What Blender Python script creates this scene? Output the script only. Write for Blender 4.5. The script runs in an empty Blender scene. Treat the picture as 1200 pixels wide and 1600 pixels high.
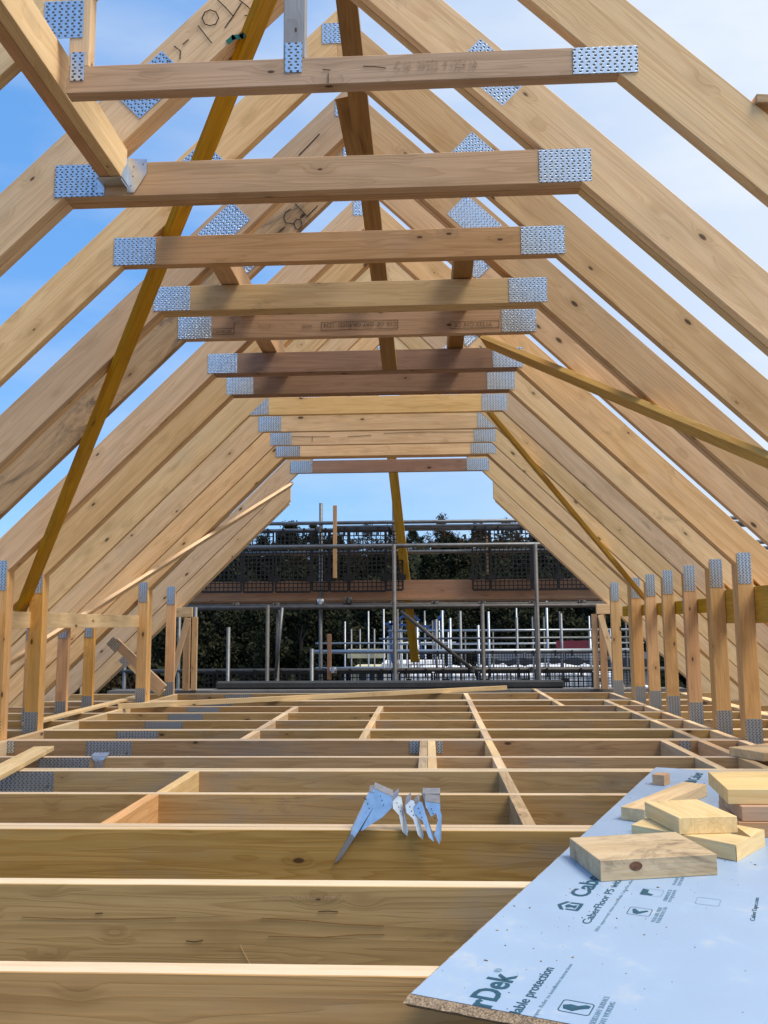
import bpy, bmesh, math, random
from mathutils import Vector, Matrix
random.seed(7)
S = bpy.context.scene
C = S.collection

# ---------------------------------------------------------------- camera
CAMH = 0.7188
fw = Vector((-0.04776687, 0.9905692, 0.12841721)); rt = Vector((0.99877282, 0.04905042, -0.00684939)); up = Vector((0.01308371, -0.12793244, 0.99169658))
cd = bpy.data.cameras.new('camera'); cam = bpy.data.objects.new('camera', cd); C.objects.link(cam)
cam.matrix_world = Matrix(((rt.x, up.x, -fw.x, 0), (rt.y, up.y, -fw.y, 0), (rt.z, up.z, -fw.z, CAMH), (0, 0, 0, 1)))
cd.sensor_fit = 'VERTICAL'; cd.sensor_height = 32.0; cd.lens = 1373.73 / 1600 * 32.0
cd.clip_start = 0.05; cd.clip_end = 3000
S.camera = cam

# ---------------------------------------------------------------- light
SUN_EL, SUN_AZ = 60.0, 112.0     # azimuth clockwise from +Y (the view direction)
w = bpy.data.worlds.new('World'); S.world = w; w.use_nodes = True
nt = w.node_tree; nt.nodes.clear()
out = nt.nodes.new('ShaderNodeOutputWorld'); bg = nt.nodes.new('ShaderNodeBackground')
sky = nt.nodes.new('ShaderNodeTexSky'); sky.sky_type = 'NISHITA'; sky.sun_disc = False
sky.sun_elevation = math.radians(SUN_EL); sky.sun_rotation = math.radians(SUN_AZ)
sky.air_density = 1.0; sky.dust_density = .5; sky.ozone_density = 1.6
tc = nt.nodes.new('ShaderNodeTexCoord')
nz = nt.nodes.new('ShaderNodeTexNoise'); nz.inputs['Scale'].default_value = 2.2; nz.inputs['Detail'].default_value = 6; nz.inputs['Roughness'].default_value = .55
mp = nt.nodes.new('ShaderNodeMapping'); mp.inputs['Scale'].default_value = (1, 1, 3.2); mp.inputs['Location'].default_value = (3.1, 1.4, .3)
nt.links.new(tc.outputs['Generated'], mp.inputs[0]); nt.links.new(mp.outputs[0], nz.inputs['Vector'])
dt = nt.nodes.new('ShaderNodeVectorMath'); dt.operation = 'DOT_PRODUCT'; dt.inputs[1].default_value = (0.93, 0.10, 0.34)
nt.links.new(tc.outputs['Generated'], dt.inputs[0])
mr = nt.nodes.new('ShaderNodeMapRange'); mr.interpolation_type = 'SMOOTHSTEP'
mr.inputs['From Min'].default_value = -0.05; mr.inputs['From Max'].default_value = 0.66; mr.inputs['To Min'].default_value = 0.0; mr.inputs['To Max'].default_value = 0.95
nt.links.new(dt.outputs['Value'], mr.inputs[0])
nr = nt.nodes.new('ShaderNodeMapRange'); nr.inputs['From Min'].default_value = .45; nr.inputs['From Max'].default_value = .72; nr.inputs['To Min'].default_value = 0; nr.inputs['To Max'].default_value = .38
nt.links.new(nz.outputs['Fac'], nr.inputs[0])
ad = nt.nodes.new('ShaderNodeMath'); ad.operation = 'ADD'; ad.use_clamp = True
nt.links.new(mr.outputs[0], ad.inputs[0]); nt.links.new(nr.outputs[0], ad.inputs[1])
mx = nt.nodes.new('ShaderNodeMix'); mx.data_type = 'RGBA'; mx.inputs['B'].default_value = (4.1, 4.5, 5.0, 1)
hs = nt.nodes.new('ShaderNodeHueSaturation'); hs.inputs['Saturation'].default_value = 1.2; hs.inputs['Value'].default_value = 1.15
nt.links.new(sky.outputs[0], hs.inputs['Color'])
nt.links.new(ad.outputs[0], mx.inputs['Factor']); bl = nt.nodes.new('ShaderNodeMix'); bl.data_type = 'RGBA'; bl.inputs['Factor'].default_value = .65; bl.inputs['B'].default_value = (.80, 2.15, 4.7, 1)
nt.links.new(hs.outputs[0], bl.inputs['A']); nt.links.new(bl.outputs['Result'], mx.inputs['A'])
nt.links.new(mx.outputs['Result'], bg.inputs[0]); bg.inputs[1].default_value = 0.15
nt.links.new(bg.outputs[0], out.inputs[0])
sl = bpy.data.lights.new('sun', 'SUN'); sl.energy = 2.9; sl.angle = math.radians(25); sl.color = (1, .89, .74)
so = bpy.data.objects.new('sun', sl); C.objects.link(so)
a, e = math.radians(SUN_AZ), math.radians(SUN_EL)
sd = Vector((math.sin(a) * math.cos(e), math.cos(a) * math.cos(e), math.sin(e)))
so.rotation_euler = sd.to_track_quat('Z', 'Y').to_euler()
S.view_settings.view_transform = 'Standard'; S.view_settings.look = 'None'; S.view_settings.exposure = 0.42; S.view_settings.gamma = 1
S.view_settings.use_curve_mapping = False

# ---------------------------------------------------------------- materials
class N:
    def __init__(s, name):
        s.m = bpy.data.materials.new(name); s.m.use_nodes = True; s.t = s.m.node_tree
        s.b = s.t.nodes['Principled BSDF']
    def n(s, t, **k):
        x = s.t.nodes.new(t)
        for a_, v in k.items():
            if a_ in x.inputs.keys() if not hasattr(x, a_) else False: x.inputs[a_].default_value = v
            else: setattr(x, a_, v)
        return x
    def l(s, a_, b_): s.t.links.new(a_, b_)
    def math(s, op, a_, b_=None, cl=False):
        x = s.t.nodes.new('ShaderNodeMath'); x.operation = op; x.use_clamp = cl
        for i, v in enumerate((a_, b_)):
            if v is None: continue
            if isinstance(v, (int, float)): x.inputs[i].default_value = v
            else: s.l(v, x.inputs[i])
        return x.outputs[0]
    def ramp(s, v, a_, b_, c=0.0, d=1.0, smooth=True):
        x = s.t.nodes.new('ShaderNodeMapRange'); x.interpolation_type = 'SMOOTHSTEP' if smooth else 'LINEAR'
        s.l(v, x.inputs[0])
        for i, q in enumerate((a_, b_, c, d)): x.inputs[i + 1].default_value = q
        return x.outputs[0]
    def mix(s, f, a_, b_, mode='MIX'):
        x = s.t.nodes.new('ShaderNodeMix'); x.data_type = 'RGBA'; x.blend_type = mode
        for k, v in (('Factor', f), ('A', a_), ('B', b_)):
            if isinstance(v, (int, float)): x.inputs[k].default_value = v
            elif isinstance(v, tuple): x.inputs[k].default_value = (*v, 1) if len(v) == 3 else v
            else: s.l(v, x.inputs[k])
        return x.outputs['Result']
    def noise(s, vec, scale, detail=3, rough=.5, dist=0):
        x = s.t.nodes.new('ShaderNodeTexNoise'); x.inputs['Scale'].default_value = scale; x.inputs['Detail'].default_value = detail
        x.inputs['Roughness'].default_value = rough; x.inputs['Distortion'].default_value = dist
        s.l(vec, x.inputs['Vector']); return x.outputs['Fac']
    def vscale(s, vec, sc):
        x = s.t.nodes.new('ShaderNodeVectorMath'); x.operation = 'MULTIPLY'; x.inputs[1].default_value = sc; s.l(vec, x.inputs[0]); return x.outputs[0]
    def vadd(s, a_, b_):
        x = s.t.nodes.new('ShaderNodeVectorMath'); x.operation = 'ADD'; s.l(a_, x.inputs[0]); s.l(b_, x.inputs[1]); return x.outputs[0]
    def bump(s, h, strength=.3, dist=.002):
        x = s.t.nodes.new('ShaderNodeBump'); x.inputs['Strength'].default_value = strength; x.inputs['Distance'].default_value = dist
        s.l(h, x.inputs['Height']); s.l(x.outputs[0], s.b.inputs['Normal'])

def wood(name, base, late, knot=1.0, grey=0.25, var=.2, rough=.62, dirty=.0, toppale=0.0):
    q = N(name)
    tc = q.t.nodes.new('ShaderNodeTexCoord').outputs['Object']
    oi = q.t.nodes.new('ShaderNodeObjectInfo').outputs['Random']
    off = q.t.nodes.new('ShaderNodeCombineXYZ')
    q.l(q.math('MULTIPLY', oi, 97.0), off.inputs[0]); q.l(q.math('MULTIPLY', oi, 31.0), off.inputs[1]); q.l(q.math('MULTIPLY', oi, 53.0), off.inputs[2])
    v = q.vadd(tc, off.outputs[0])
    # knots
    vk = q.vscale(v, (5.5, 12.0, 12.0))
    vo = q.t.nodes.new('ShaderNodeTexVoronoi'); vo.inputs['Scale'].default_value = 1.0; q.l(vk, vo.inputs['Vector'])
    sp = q.t.nodes.new('ShaderNodeSeparateColor'); q.l(vo.outputs['Color'], sp.inputs[0])
    sel = q.ramp(sp.outputs[0], .58, .62)
    size = q.ramp(sp.outputs[1], 0, 1, .05, .19, False)
    dist = vo.outputs['Distance']
    k = q.math('MULTIPLY', q.math('SUBTRACT', 1.0, q.math('DIVIDE', dist, size), True), sel)
    kmask = q.ramp(k, .05, .45)
    halo = q.math('MULTIPLY', q.ramp(dist, .5, .05), sel)
    # grain, bent round the knots
    vg = q.vscale(v, (.6, 13.0, 13.0))
    hx = q.t.nodes.new('ShaderNodeCombineXYZ'); q.l(q.math('MULTIPLY', halo, .35), hx.inputs[2]); q.l(q.math('MULTIPLY', halo, .2), hx.inputs[1])
    vg = q.vadd(vg, hx.outputs[0])
    rings = q.math('FRACT', q.math('MULTIPLY', q.noise(vg, 1.0, 2, .5, .3), 11.0))
    ring = q.math('MULTIPLY', q.ramp(rings, .35, .95), q.ramp(rings, 1.0, .93))
    fine = q.noise(q.vscale(v, (5, 160, 160)), 1.0, 3, .6)
    med = q.noise(q.vscale(v, (1.2, 22, 22)), 1.0, 4, .6)
    big = q.noise(q.vscale(v, (1.4, 3.5, 3.5)), 1.0, 4, .6)
    col = q.mix(q.math('MULTIPLY', ring, .5), base, late)
    col = q.mix(q.ramp(med, .34, .74, 0, .42), col, tuple(c * .72 for c in late))
    col = q.mix(q.ramp(fine, .45, .8, 0, .3), col, tuple(c * 1.25 for c in base))
    # weather greying and stains that belong to the board
    col = q.mix(q.ramp(big, .5, .78, 0, grey), col, (.30, .28, .26))
    col = q.mix(q.ramp(big, .42, .2, 0, .5), col, tuple(c * .7 for c in late))
    dirt = q.noise(q.vscale(v, (2.2, 5, 5)), 1.0, 7, .7, .6)
    col = q.mix(q.ramp(dirt, .60 - dirty * .12, .78 - dirty * .12, 0, .55 + dirty * .3), col, (.12, .085, .06))
    col = q.mix(q.math('MULTIPLY', halo, .35 * knot), col, tuple(c * .62 for c in late))
    col = q.mix(q.math('MULTIPLY', kmask, .9 * knot), col, (.07, .035, .018))
    if toppale:   # up-facing faces paler: light from above painted in, plus paler planed, dusty wood
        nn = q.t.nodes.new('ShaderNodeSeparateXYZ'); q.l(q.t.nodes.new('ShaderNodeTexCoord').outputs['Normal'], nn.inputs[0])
        pale_var = q.ramp(q.noise(q.vscale(v, (2.5, 20, 20)), 1.0, 5, .65), .25, .6, .55, 1.0)
        col = q.mix(q.math('MULTIPLY', q.math('MULTIPLY', q.ramp(nn.outputs[2], .7, .9), pale_var), toppale), col, (.76, .65, .49))
    # per-board tint
    hsv = q.t.nodes.new('ShaderNodeHueSaturation')
    q.l(col, hsv.inputs['Color']); q.l(q.ramp(oi, 0, 1, 1 - var, 1 + var, False), hsv.inputs['Value'])
    q.l(q.ramp(q.math('FRACT', q.math('MULTIPLY', oi, 7.3)), 0, 1, .95, 1.18, False), hsv.inputs['Saturation'])
    q.l(q.ramp(q.math('FRACT', q.math('MULTIPLY', oi, 13.7)), 0, 1, .492, .506, False), hsv.inputs['Hue'])
    q.l(hsv.outputs[0], q.b.inputs['Base Color']); q.b.inputs['Roughness'].default_value = rough
    q.b.inputs['Specular IOR Level'].default_value = .3
    q.bump(q.math('ADD', q.math('MULTIPLY', fine, .6), q.math('MULTIPLY', ring, .5)), .35, .0012)
    return q.m

PINE = wood('pine', (.86, .61, .35), (.68, .42, .195))
PALE = wood('pale_pine', (.88, .66, .41), (.72, .47, .24), knot=.9, grey=.2)
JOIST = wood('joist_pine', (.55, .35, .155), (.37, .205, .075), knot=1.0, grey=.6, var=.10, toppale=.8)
STUD = wood('orange_pine', (.84, .51, .235), (.62, .335, .125), var=.08)
GREYW = wood('silvered_pine', (.42, .42, .43), (.30, .29, .28), grey=.5, var=.05)
BLOCKD = wood('scuffed_pine', (.66, .52, .34), (.55, .38, .2), knot=.7, grey=.5, var=.03, dirty=.8)
TREATD = wood('dark_treated_pine', (.42, .25, .09), (.28, .15, .045), knot=.8, grey=.1, var=.1)
TREAT = wood('treated_pine', (.66, .40, .085), (.46, .24, .04), knot=.6, grey=.1, var=.1)
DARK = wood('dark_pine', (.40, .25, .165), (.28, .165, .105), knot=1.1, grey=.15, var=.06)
BROWN = wood('brown_pine', (.65, .425, .25), (.46, .28, .14), knot=1, grey=.35, var=.1)
BLOCK = wood('block_pine', (.88, .65, .34), (.74, .48, .19), knot=.7, grey=.12, var=.08)
STAINB = wood('black_stained_pine', (.60, .42, .23), (.42, .26, .11), knot=1.1, grey=.5, var=.05, dirty=1)
STAIN = wood('stained_pine', (.62, .46, .28), (.30, .21, .12), knot=1.1, grey=.7, var=.05)
TOEB = wood('toe_board_pine', (.42, .26, .17), (.30, .17, .10), knot=.7, grey=.3, var=.05)

def nailplate():
    q = N('galvanised_nail_plate')
    tc = q.t.nodes.new('ShaderNodeTexCoord').outputs['Object']
    sp = q.t.nodes.new('ShaderNodeSeparateXYZ'); q.l(tc, sp.inputs[0])
    u = q.math('DIVIDE', sp.outputs[0], .0215); v = q.math('DIVIDE', sp.outputs[2], .0105)
    fu = q.math('FRACT', u); iv = q.math('FLOOR', v); fv = q.math('FRACT', v)
    par = q.math('MULTIPLY', q.math('MODULO', q.math('ABSOLUTE', iv), 2), .28)
    a1 = q.math('LESS_THAN', q.math('ABSOLUTE', q.math('SUBTRACT', fu, q.math('ADD', par, .34))), .19)
    b1 = q.math('LESS_THAN', q.math('ABSOLUTE', q.math('SUBTRACT', fv, .5)), .33)
    slot = q.math('MULTIPLY', a1, b1)
    n = q.noise(tc, 60, 3); n2 = q.noise(tc, 14, 4, .6)
    base = q.mix(q.ramp(n, .3, .7), (.66, .75, .84), (.52, .60, .68))
    base = q.mix(q.ramp(n2, .62, .75, 0, .7), base, (.16, .16, .16))
    q.l(q.mix(slot, base, (.075, .075, .075)), q.b.inputs['Base Color'])
    q.l(q.math('SUBTRACT', .95, q.math('MULTIPLY', slot, .95)), q.b.inputs['Metallic'])
    q.l(q.ramp(n, .3, .7, .30, .45), q.b.inputs['Roughness'])
    q.bump(slot, .6, -.001); return q.m
PLATE = nailplate()
def plain(name, col, rough=.6, metal=0.0, nscale=20, dark=.7, amount=.6):
    q = N(name); tc = q.t.nodes.new('ShaderNodeTexCoord').outputs['Object']
    n = q.noise(tc, nscale, 5, .6)
    q.l(q.mix(q.ramp(n, .35, .7, 0, amount), col, tuple(c * dark for c in col)), q.b.inputs['Base Color'])
    q.b.inputs['Roughness'].default_value = rough; q.b.inputs['Metallic'].default_value = metal
    q.bump(n, .15, .002); return q.m
GALV = plain('galvanised_steel', (.72, .78, .85), .35, .95, 30)
TUBE = plain('scaffold_tube_steel', (.20, .21, .22), .5, .6, 12, .5)
TUBED = plain('dull_scaffold_tube', (.13, .125, .12), .6, .4, 12, .5)
TUBEL = plain('bright_scaffold_tube', (.34, .37, .40), .4, .6, 8, .8)
MESH = plain('black_plastic', (.006, .006, .008), .65)
GREYB = plain('grey_damp_course', (.05, .055, .06), .7, 0, 8, .6)
INK = plain('dark_teal_ink', (.012, .07, .115), .6, 0, 90, 1.6, .5)
INKG = plain('faint_grey_ink', (.16, .27, .36), .6, 0, 90, 1.5, .6)
MARK = plain('black_marker_ink', (.02, .02, .02), .7)
STAMP = plain('faded_stamp_ink', (.10, .07, .04), .7, 0, 120, 3, .9)
STAMPF = plain('very_faded_stamp_ink', (.36, .25, .15), .7, 0, 160, 1.7, 1)
GREEN = plain('green_paint', (.01, .16, .12), .6)
RED = plain('red_banner_cloth', (.16, .015, .03), .7, 0, 3, .5)
BLUE = plain('blue_sheeting', (.02, .06, .20), .5)
WHITE = plain('white_sheeting', (.75, .76, .78), .6, 0, 2, .6)
CREAM = plain('cream_insulation', (.62, .56, .36), .8, 0, 1.5, .6)
BLOCKW = plain('concrete_blockwork', (.26, .25, .24), .9, 0, 3, .6)
ROOFD = plain('dark_slate', (.03, .035, .045), .6, 0, 3, .5)
def chip():
    q = N('chipboard_core'); tc = q.t.nodes.new('ShaderNodeTexCoord').outputs['Object']
    n = q.noise(tc, 220, 4, .7); n2 = q.noise(tc, 60, 4, .7)
    c = q.mix(q.ramp(n, .3, .7), (.12, .075, .045), (.50, .38, .25)); c = q.mix(q.ramp(n2, .5, .7, 0, .5), c, (.06, .04, .03))
    q.l(c, q.b.inputs['Base Color']); q.b.inputs['Roughness'].default_value = .9; q.bump(n, 1, .004); return q.m
CHIP = chip()
def film():
    q = N('white_peel_film'); tc = q.t.nodes.new('ShaderNodeTexCoord').outputs['Object']
    n = q.noise(tc, 1.3, 4, .6); sc = q.noise(tc, 7, 7, .75); dn = q.noise(tc, 60, 4, .6); d2 = q.noise(tc, 16, 3, .6)
    c = q.mix(q.ramp(n, .3, .7), (.35, .48, .66), (.31, .44, .62))
    c = q.mix(q.ramp(sc, .54, .72, 0, .42), c, (.58, .57, .52))
    c = q.mix(q.math('MULTIPLY', q.ramp(dn, .70, .76), q.ramp(d2, .5, .62)), c, (.22, .17, .12))
    q.l(c, q.b.inputs['Base Color']); q.l(q.ramp(sc, .4, .7, .32, .5), q.b.inputs['Roughness']); q.bump(n, .1, .01); return q.m
FILM = film()
def leafmat(name, a_, b_):
    q = N(name); oi = q.t.nodes.new('ShaderNodeObjectInfo').outputs['Random']
    tc = q.t.nodes.new('ShaderNodeTexCoord').outputs['Object']; n = q.noise(tc, .8, 4, .6)
    c = q.mix(q.ramp(n, .3, .7), a_, b_)
    h = q.t.nodes.new('ShaderNodeHueSaturation'); q.l(c, h.inputs['Color']); q.l(q.ramp(oi, 0, 1, .65, 1.3, False), h.inputs['Value'])
    q.l(h.outputs[0], q.b.inputs['Base Color']); q.b.inputs['Roughness'].default_value = .9; q.b.inputs['Specular IOR Level'].default_value = .05; return q.m
LEAF = leafmat('dark_green_leaves', (.018, .026, .014), (.042, .042, .024))
LEAFO = leafmat('autumn_leaves', (.085, .048, .022), (.045, .036, .018))
BARK = plain('bark', (.05, .04, .032), .9)
GRASS = plain('rough_grass', (.035, .045, .02), .95, 0, .4)
EARTH = plain('site_earth', (.10, .08, .06), .95, 0, .5)

# ---------------------------------------------------------------- helpers
def tag(o, label, cat, group=None):
    o['label'] = label; o['category'] = cat
    if group: o['group'] = group
    return o
def empty(name, loc, label, cat, group=None):
    o = bpy.data.objects.new(name, None); C.objects.link(o); o.location = loc; o.empty_display_size = .1
    return tag(o, label, cat, group)
def finish(bm, name, mat, bevel=0, smooth=False):
    if bevel: bmesh.ops.bevel(bm, geom=bm.edges[:], offset=bevel, segments=1, affect='EDGES', clamp_overlap=True)
    bmesh.ops.recalc_face_normals(bm, faces=bm.faces[:])
    me = bpy.data.meshes.new(name); bm.to_mesh(me); bm.free(); me.materials.append(mat)
    if smooth:
        for p in me.polygons: p.use_smooth = True
    return me
def link(name, me, parent=None, loc=(0, 0, 0), rot=(0, 0, 0), mat=None):
    o = bpy.data.objects.new(name, me); C.objects.link(o)
    if parent: o.parent = parent
    o.location = loc; o.rotation_euler = rot
    if mat and me.materials[0] is not mat:
        o.material_slots[0].link = 'OBJECT'; o.material_slots[0].material = mat
    return o
_cache = {}
def slab(name, poly, y, t, ang, mat, parent=None, bevel=.002, jit=0.0):
    """A timber in the XZ plane: outline poly of (x,z), front face at y, thickness t, grain along angle ang (degrees)."""
    cx_ = sum(p[0] for p in poly) / len(poly); cz = sum(p[1] for p in poly) / len(poly)
    a_ = math.radians(ang); ca, sa = math.cos(a_), math.sin(a_)
    loc = [((x - cx_) * ca + (z - cz) * sa, -(x - cx_) * sa + (z - cz) * ca) for x, z in poly]
    key = (tuple((round(p[0], 4), round(p[1], 4)) for p in loc), round(t, 4), bevel)
    me = _cache.get(key)
    if me is None:
        bm = bmesh.new()
        f_ = [bm.verts.new((p[0], 0, p[1])) for p in loc]; b_ = [bm.verts.new((p[0], t, p[1])) for p in loc]
        n_ = len(loc); bm.faces.new(f_); bm.faces.new(b_[::-1])
        for i in range(n_): bm.faces.new((f_[i], f_[(i + 1) % n_], b_[(i + 1) % n_], b_[i]))
        me = finish(bm, name, mat, bevel); _cache[key] = me
    return link(name, me, parent, (cx_, y + random.uniform(-jit, jit), cz + random.uniform(-jit, jit)), (0, -a_, 0), mat)
def boxmesh(name, sx, sy, sz, mat, bevel=.002):
    key = ('b', round(sx, 4), round(sy, 4), round(sz, 4), bevel)
    me = _cache.get(key)
    if me is None:
        bm = bmesh.new(); bmesh.ops.create_cube(bm, size=1); bmesh.ops.scale(bm, vec=(sx, sy, sz), verts=bm.verts)
        me = finish(bm, name, mat, bevel); _cache[key] = me
    return me
def box(name, c, s, mat, parent=None, rot=(0, 0, 0), bevel=.002):
    return link(name, boxmesh(name, *s, mat, bevel), parent, c, rot, mat)
def board(name, p0, p1, wd, th, normal, mat, parent=None, bevel=.0015):
    """straight timber from p0 to p1 (centre line), wd across, th along `normal`"""
    p0, p1 = Vector(p0), Vector(p1); x = (p1 - p0); L_ = x.length; x.normalize(); z = Vector(normal); z = (z - x * z.dot(x)).normalized(); y = z.cross(x)
    me = boxmesh(name, L_, wd, th, mat, bevel); o = link(name, me, parent, (0, 0, 0), (0, 0, 0), mat)
    m = Matrix((x, y, z)).transposed(); o.rotation_euler = m.to_euler(); o.location = (p0 + p1) / 2
    return o
def tube_bm(bm, p0, p1, r=.024, n=10, r2=None, caps=True):
    p0, p1 = Vector(p0), Vector(p1); d = p1 - p0; L_ = d.length; q_ = d.to_track_quat('Z', 'Y').to_matrix().to_4x4()
    M = Matrix.Translation((p0 + p1) / 2) @ q_
    bmesh.ops.create_cone(bm, cap_ends=caps, segments=n, radius1=r, radius2=r if r2 is None else r2, depth=L_, matrix=M)
def tube(name, p0, p1, r, mat, parent=None, n=10):
    bm = bmesh.new(); tube_bm(bm, p0, p1, r, n); return link(name, finish(bm, name, mat, 0, True), parent)
def sheet(name, poly3, n, t, mat, parent=None):
    """thin plate: polygon of 3-D points extruded by t along n"""
    bm = bmesh.new(); n = Vector(n).normalized() * t
    a_ = [bm.verts.new(p) for p in poly3]; b_ = [bm.verts.new(Vector(p) + n) for p in poly3]; k = len(a_)
    bm.faces.new(a_); bm.faces.new(b_[::-1])
    for i in range(k): bm.faces.new((a_[i], a_[(i + 1) % k], b_[(i + 1) % k], b_[i]))
    return link(name, finish(bm, name, mat), parent)

# ---------------------------------------------------------------- roof trusses
CX = -0.4004
Wh, Hc, SL, VT, T = 1.019, 2.409, .975, .279, .047
ANG = math.degrees(math.atan(SL)); APX = Hc + SL * Wh
D = [1.925, 2.557, 3.231, 3.894, 4.502, 4.973, 5.686, 6.235, 6.870, 7.481, 8.067, 8.631, 9.589]
JH = .22
XE = Wh + Hc / SL
def under(x): return Hc - SL * (abs(x) - Wh)
def plate(x0, z0, x1, z1, y, parent, ang=0, t=.0016):
    cx_, cz = (x0 + x1) / 2, (z0 + z1) / 2
    me = boxmesh('nail_plate', abs(x1 - x0), t, abs(z1 - z0), PLATE, 0)
    return link('nail_plate', me, parent, (cx_, y - t / 2 - .0004, cz), (0, -math.radians(ang), 0), PLATE)
ORD = ['nearest', 'second', 'third', 'fourth', 'fifth', 'sixth', 'seventh', 'eighth', 'ninth', 'tenth', 'eleventh', 'twelfth', 'thirteenth', 'fourteenth', 'fifteenth', 'sixteenth', 'seventeenth', 'eighteenth', 'nineteenth', 'twentieth']
LAB = {
 1: 'nearest roof truss with collar, its left collar end butting the trimmer, king post at centre',
 2: 'second roof truss carrying the trimmer hanger, marker writing on its upper left rafter',
 3: 'third roof truss, single ply, grey tinged collar just below the trimmer hanger one',
 4: 'fourth roof truss, two ply, collar right under the first pair of binders',
 5: 'fifth roof truss with printed CE stamp on its collar, black stains on its left rafter',
 6: 'sixth roof truss with dark purple brown collar, the nearer of the two dark ones',
 7: 'seventh roof truss with dark brown collar directly behind the other dark collar',
 8: 'eighth roof truss with pale single ply collar, first pale one behind the two dark collars',
 9: 'ninth roof truss, second pale collar behind the dark pair, no left knee stud',
 10: 'tenth roof truss, collar with long horizontal cracks, third behind the dark pair',
 11: 'eleventh roof truss of several plies with broad dark underside to its collar',
 12: 'farthest roof truss with collar, dark brown collar framing the sky opening'}
PLY = {0: 1, 1: 1, 2: 2, 3: 1, 4: 2, 5: 1, 6: 2, 7: 2, 8: 1, 9: 1, 10: 1, 11: 3, 12: 1}
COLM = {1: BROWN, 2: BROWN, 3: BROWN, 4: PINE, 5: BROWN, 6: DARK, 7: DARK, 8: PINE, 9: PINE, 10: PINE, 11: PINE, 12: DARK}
trusses = {}
for n, d in enumerate(D):
    if n == 0:
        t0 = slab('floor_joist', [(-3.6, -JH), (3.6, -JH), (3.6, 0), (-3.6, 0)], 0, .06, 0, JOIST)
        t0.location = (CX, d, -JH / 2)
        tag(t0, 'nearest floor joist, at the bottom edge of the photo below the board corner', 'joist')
        continue
    tr = empty('roof_truss', (CX, d, 0), LAB[n], 'roof truss', 'attic roof trusses'); trusses[n] = tr
    for k in range(PLY[n]):
        y = k * (T + .003); tt = .058 if n == 1 else T
        jt = .0015
        cm = COLM[n]
        rl = STAINB if n == 5 else PINE; 
        rb = 3.86
        for s in (1, -1):
            poly = [(0, APX), (0, APX + VT), (s * rb, APX + VT - SL * rb), (s * rb, APX - SL * rb)]
            slab('rafter', poly, y, T, -s * ANG, (rl if s < 0 else (PALE if n in (8, 9, 10, 12) else PINE)), tr, jit=.003)
        xt, xb = XE, XE + JH / SL
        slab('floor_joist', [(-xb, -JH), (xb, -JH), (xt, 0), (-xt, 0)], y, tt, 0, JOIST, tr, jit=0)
        if n == 1:
            slab('collar', [(-.73, Hc), (Wh, Hc), (Wh - .093 / SL, Hc + .093), (-.73, Hc + .093)], y, T, 0, cm, tr)
        else:
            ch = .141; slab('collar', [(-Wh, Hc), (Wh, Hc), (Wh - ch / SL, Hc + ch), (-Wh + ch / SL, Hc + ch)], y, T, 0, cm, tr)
        for s in (1, -1):
            if s > 0 or n in (4, 5, 6, 7, 11, 12):
                if n <= 3: continue
                slab('knee_stud', [(s * 2.365, 0), (s * 2.465, 0), (s * 2.465, under(2.465)), (s * 2.365, under(2.365))], y, T, 90, STUD, tr, jit=.001)
            elif n in (8, 9, 10):
                slab('outer_stud', [(-2.68, 0), (-2.775, 0), (-2.775, under(2.775)), (-2.68, under(2.68))], y, T, 90, STUD, tr)
    # nail plates on the near face
    f = -.0005
    if n == 1:
        plate(.875, Hc + .002, 1.074, Hc + .09, f, tr)
        plate(-.026, 2.452, .028, 2.553, f, tr); plate(-.717, 2.451, -.672, 2.549, f, tr); plate(-.81, 2.60, -.681, 2.73, f, tr)
        slab('king_post', [(-.032, Hc + .093), (.037, Hc + .093), (.037, under(0) - SL * .037), (0, under(0)), (-.032, under(0) - SL * .032)], 0, T, 90, GREYW, tr)
        slab('post', [(-.725, Hc + .093), (-.659, Hc + .093), (-.659, under(.659)), (-.725, under(.725))], 0, T, 90, PINE, tr)
    else:
        for s in (1, -1): plate(s * .855, Hc + .003, s * (1.055 if n < 11 else 1.10), Hc + .138, f, tr)
    for s in (1, -1):
        zc = under(.68) + VT / 2
        plate(s * .68 - .13, zc - .075, s * .68 + .13, zc + .075, f, tr, -s * ANG)
        if n > 3:
            if s > 0 or n in (4, 5, 6, 7, 11, 12):
                plate(s * 2.372, .968, s * 2.455, 1.165, f - .0004, tr); plate(s * 2.365, -.11, s * 2.467, .13, f - .0004, tr)
            elif n in (8, 9, 10):
                plate(-2.69, .63, -2.765, .75, f - .0004, tr); plate(-2.68, -.1, -2.775, .10, f - .0004, tr)
        plate(s * 1.50, -.19, s * 1.795, -.004, f, tr) if (s < 0) else None
    plate(-.07, APX + .10, .07, APX + .205, f, tr)
    if n == 6:
        for x0, x1 in ((.278, .337), (.447, .486), (1.956, 2.019), (-2.331, -2.267)): plate(x0, -.078, x1, -.002, f, tr)

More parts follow.
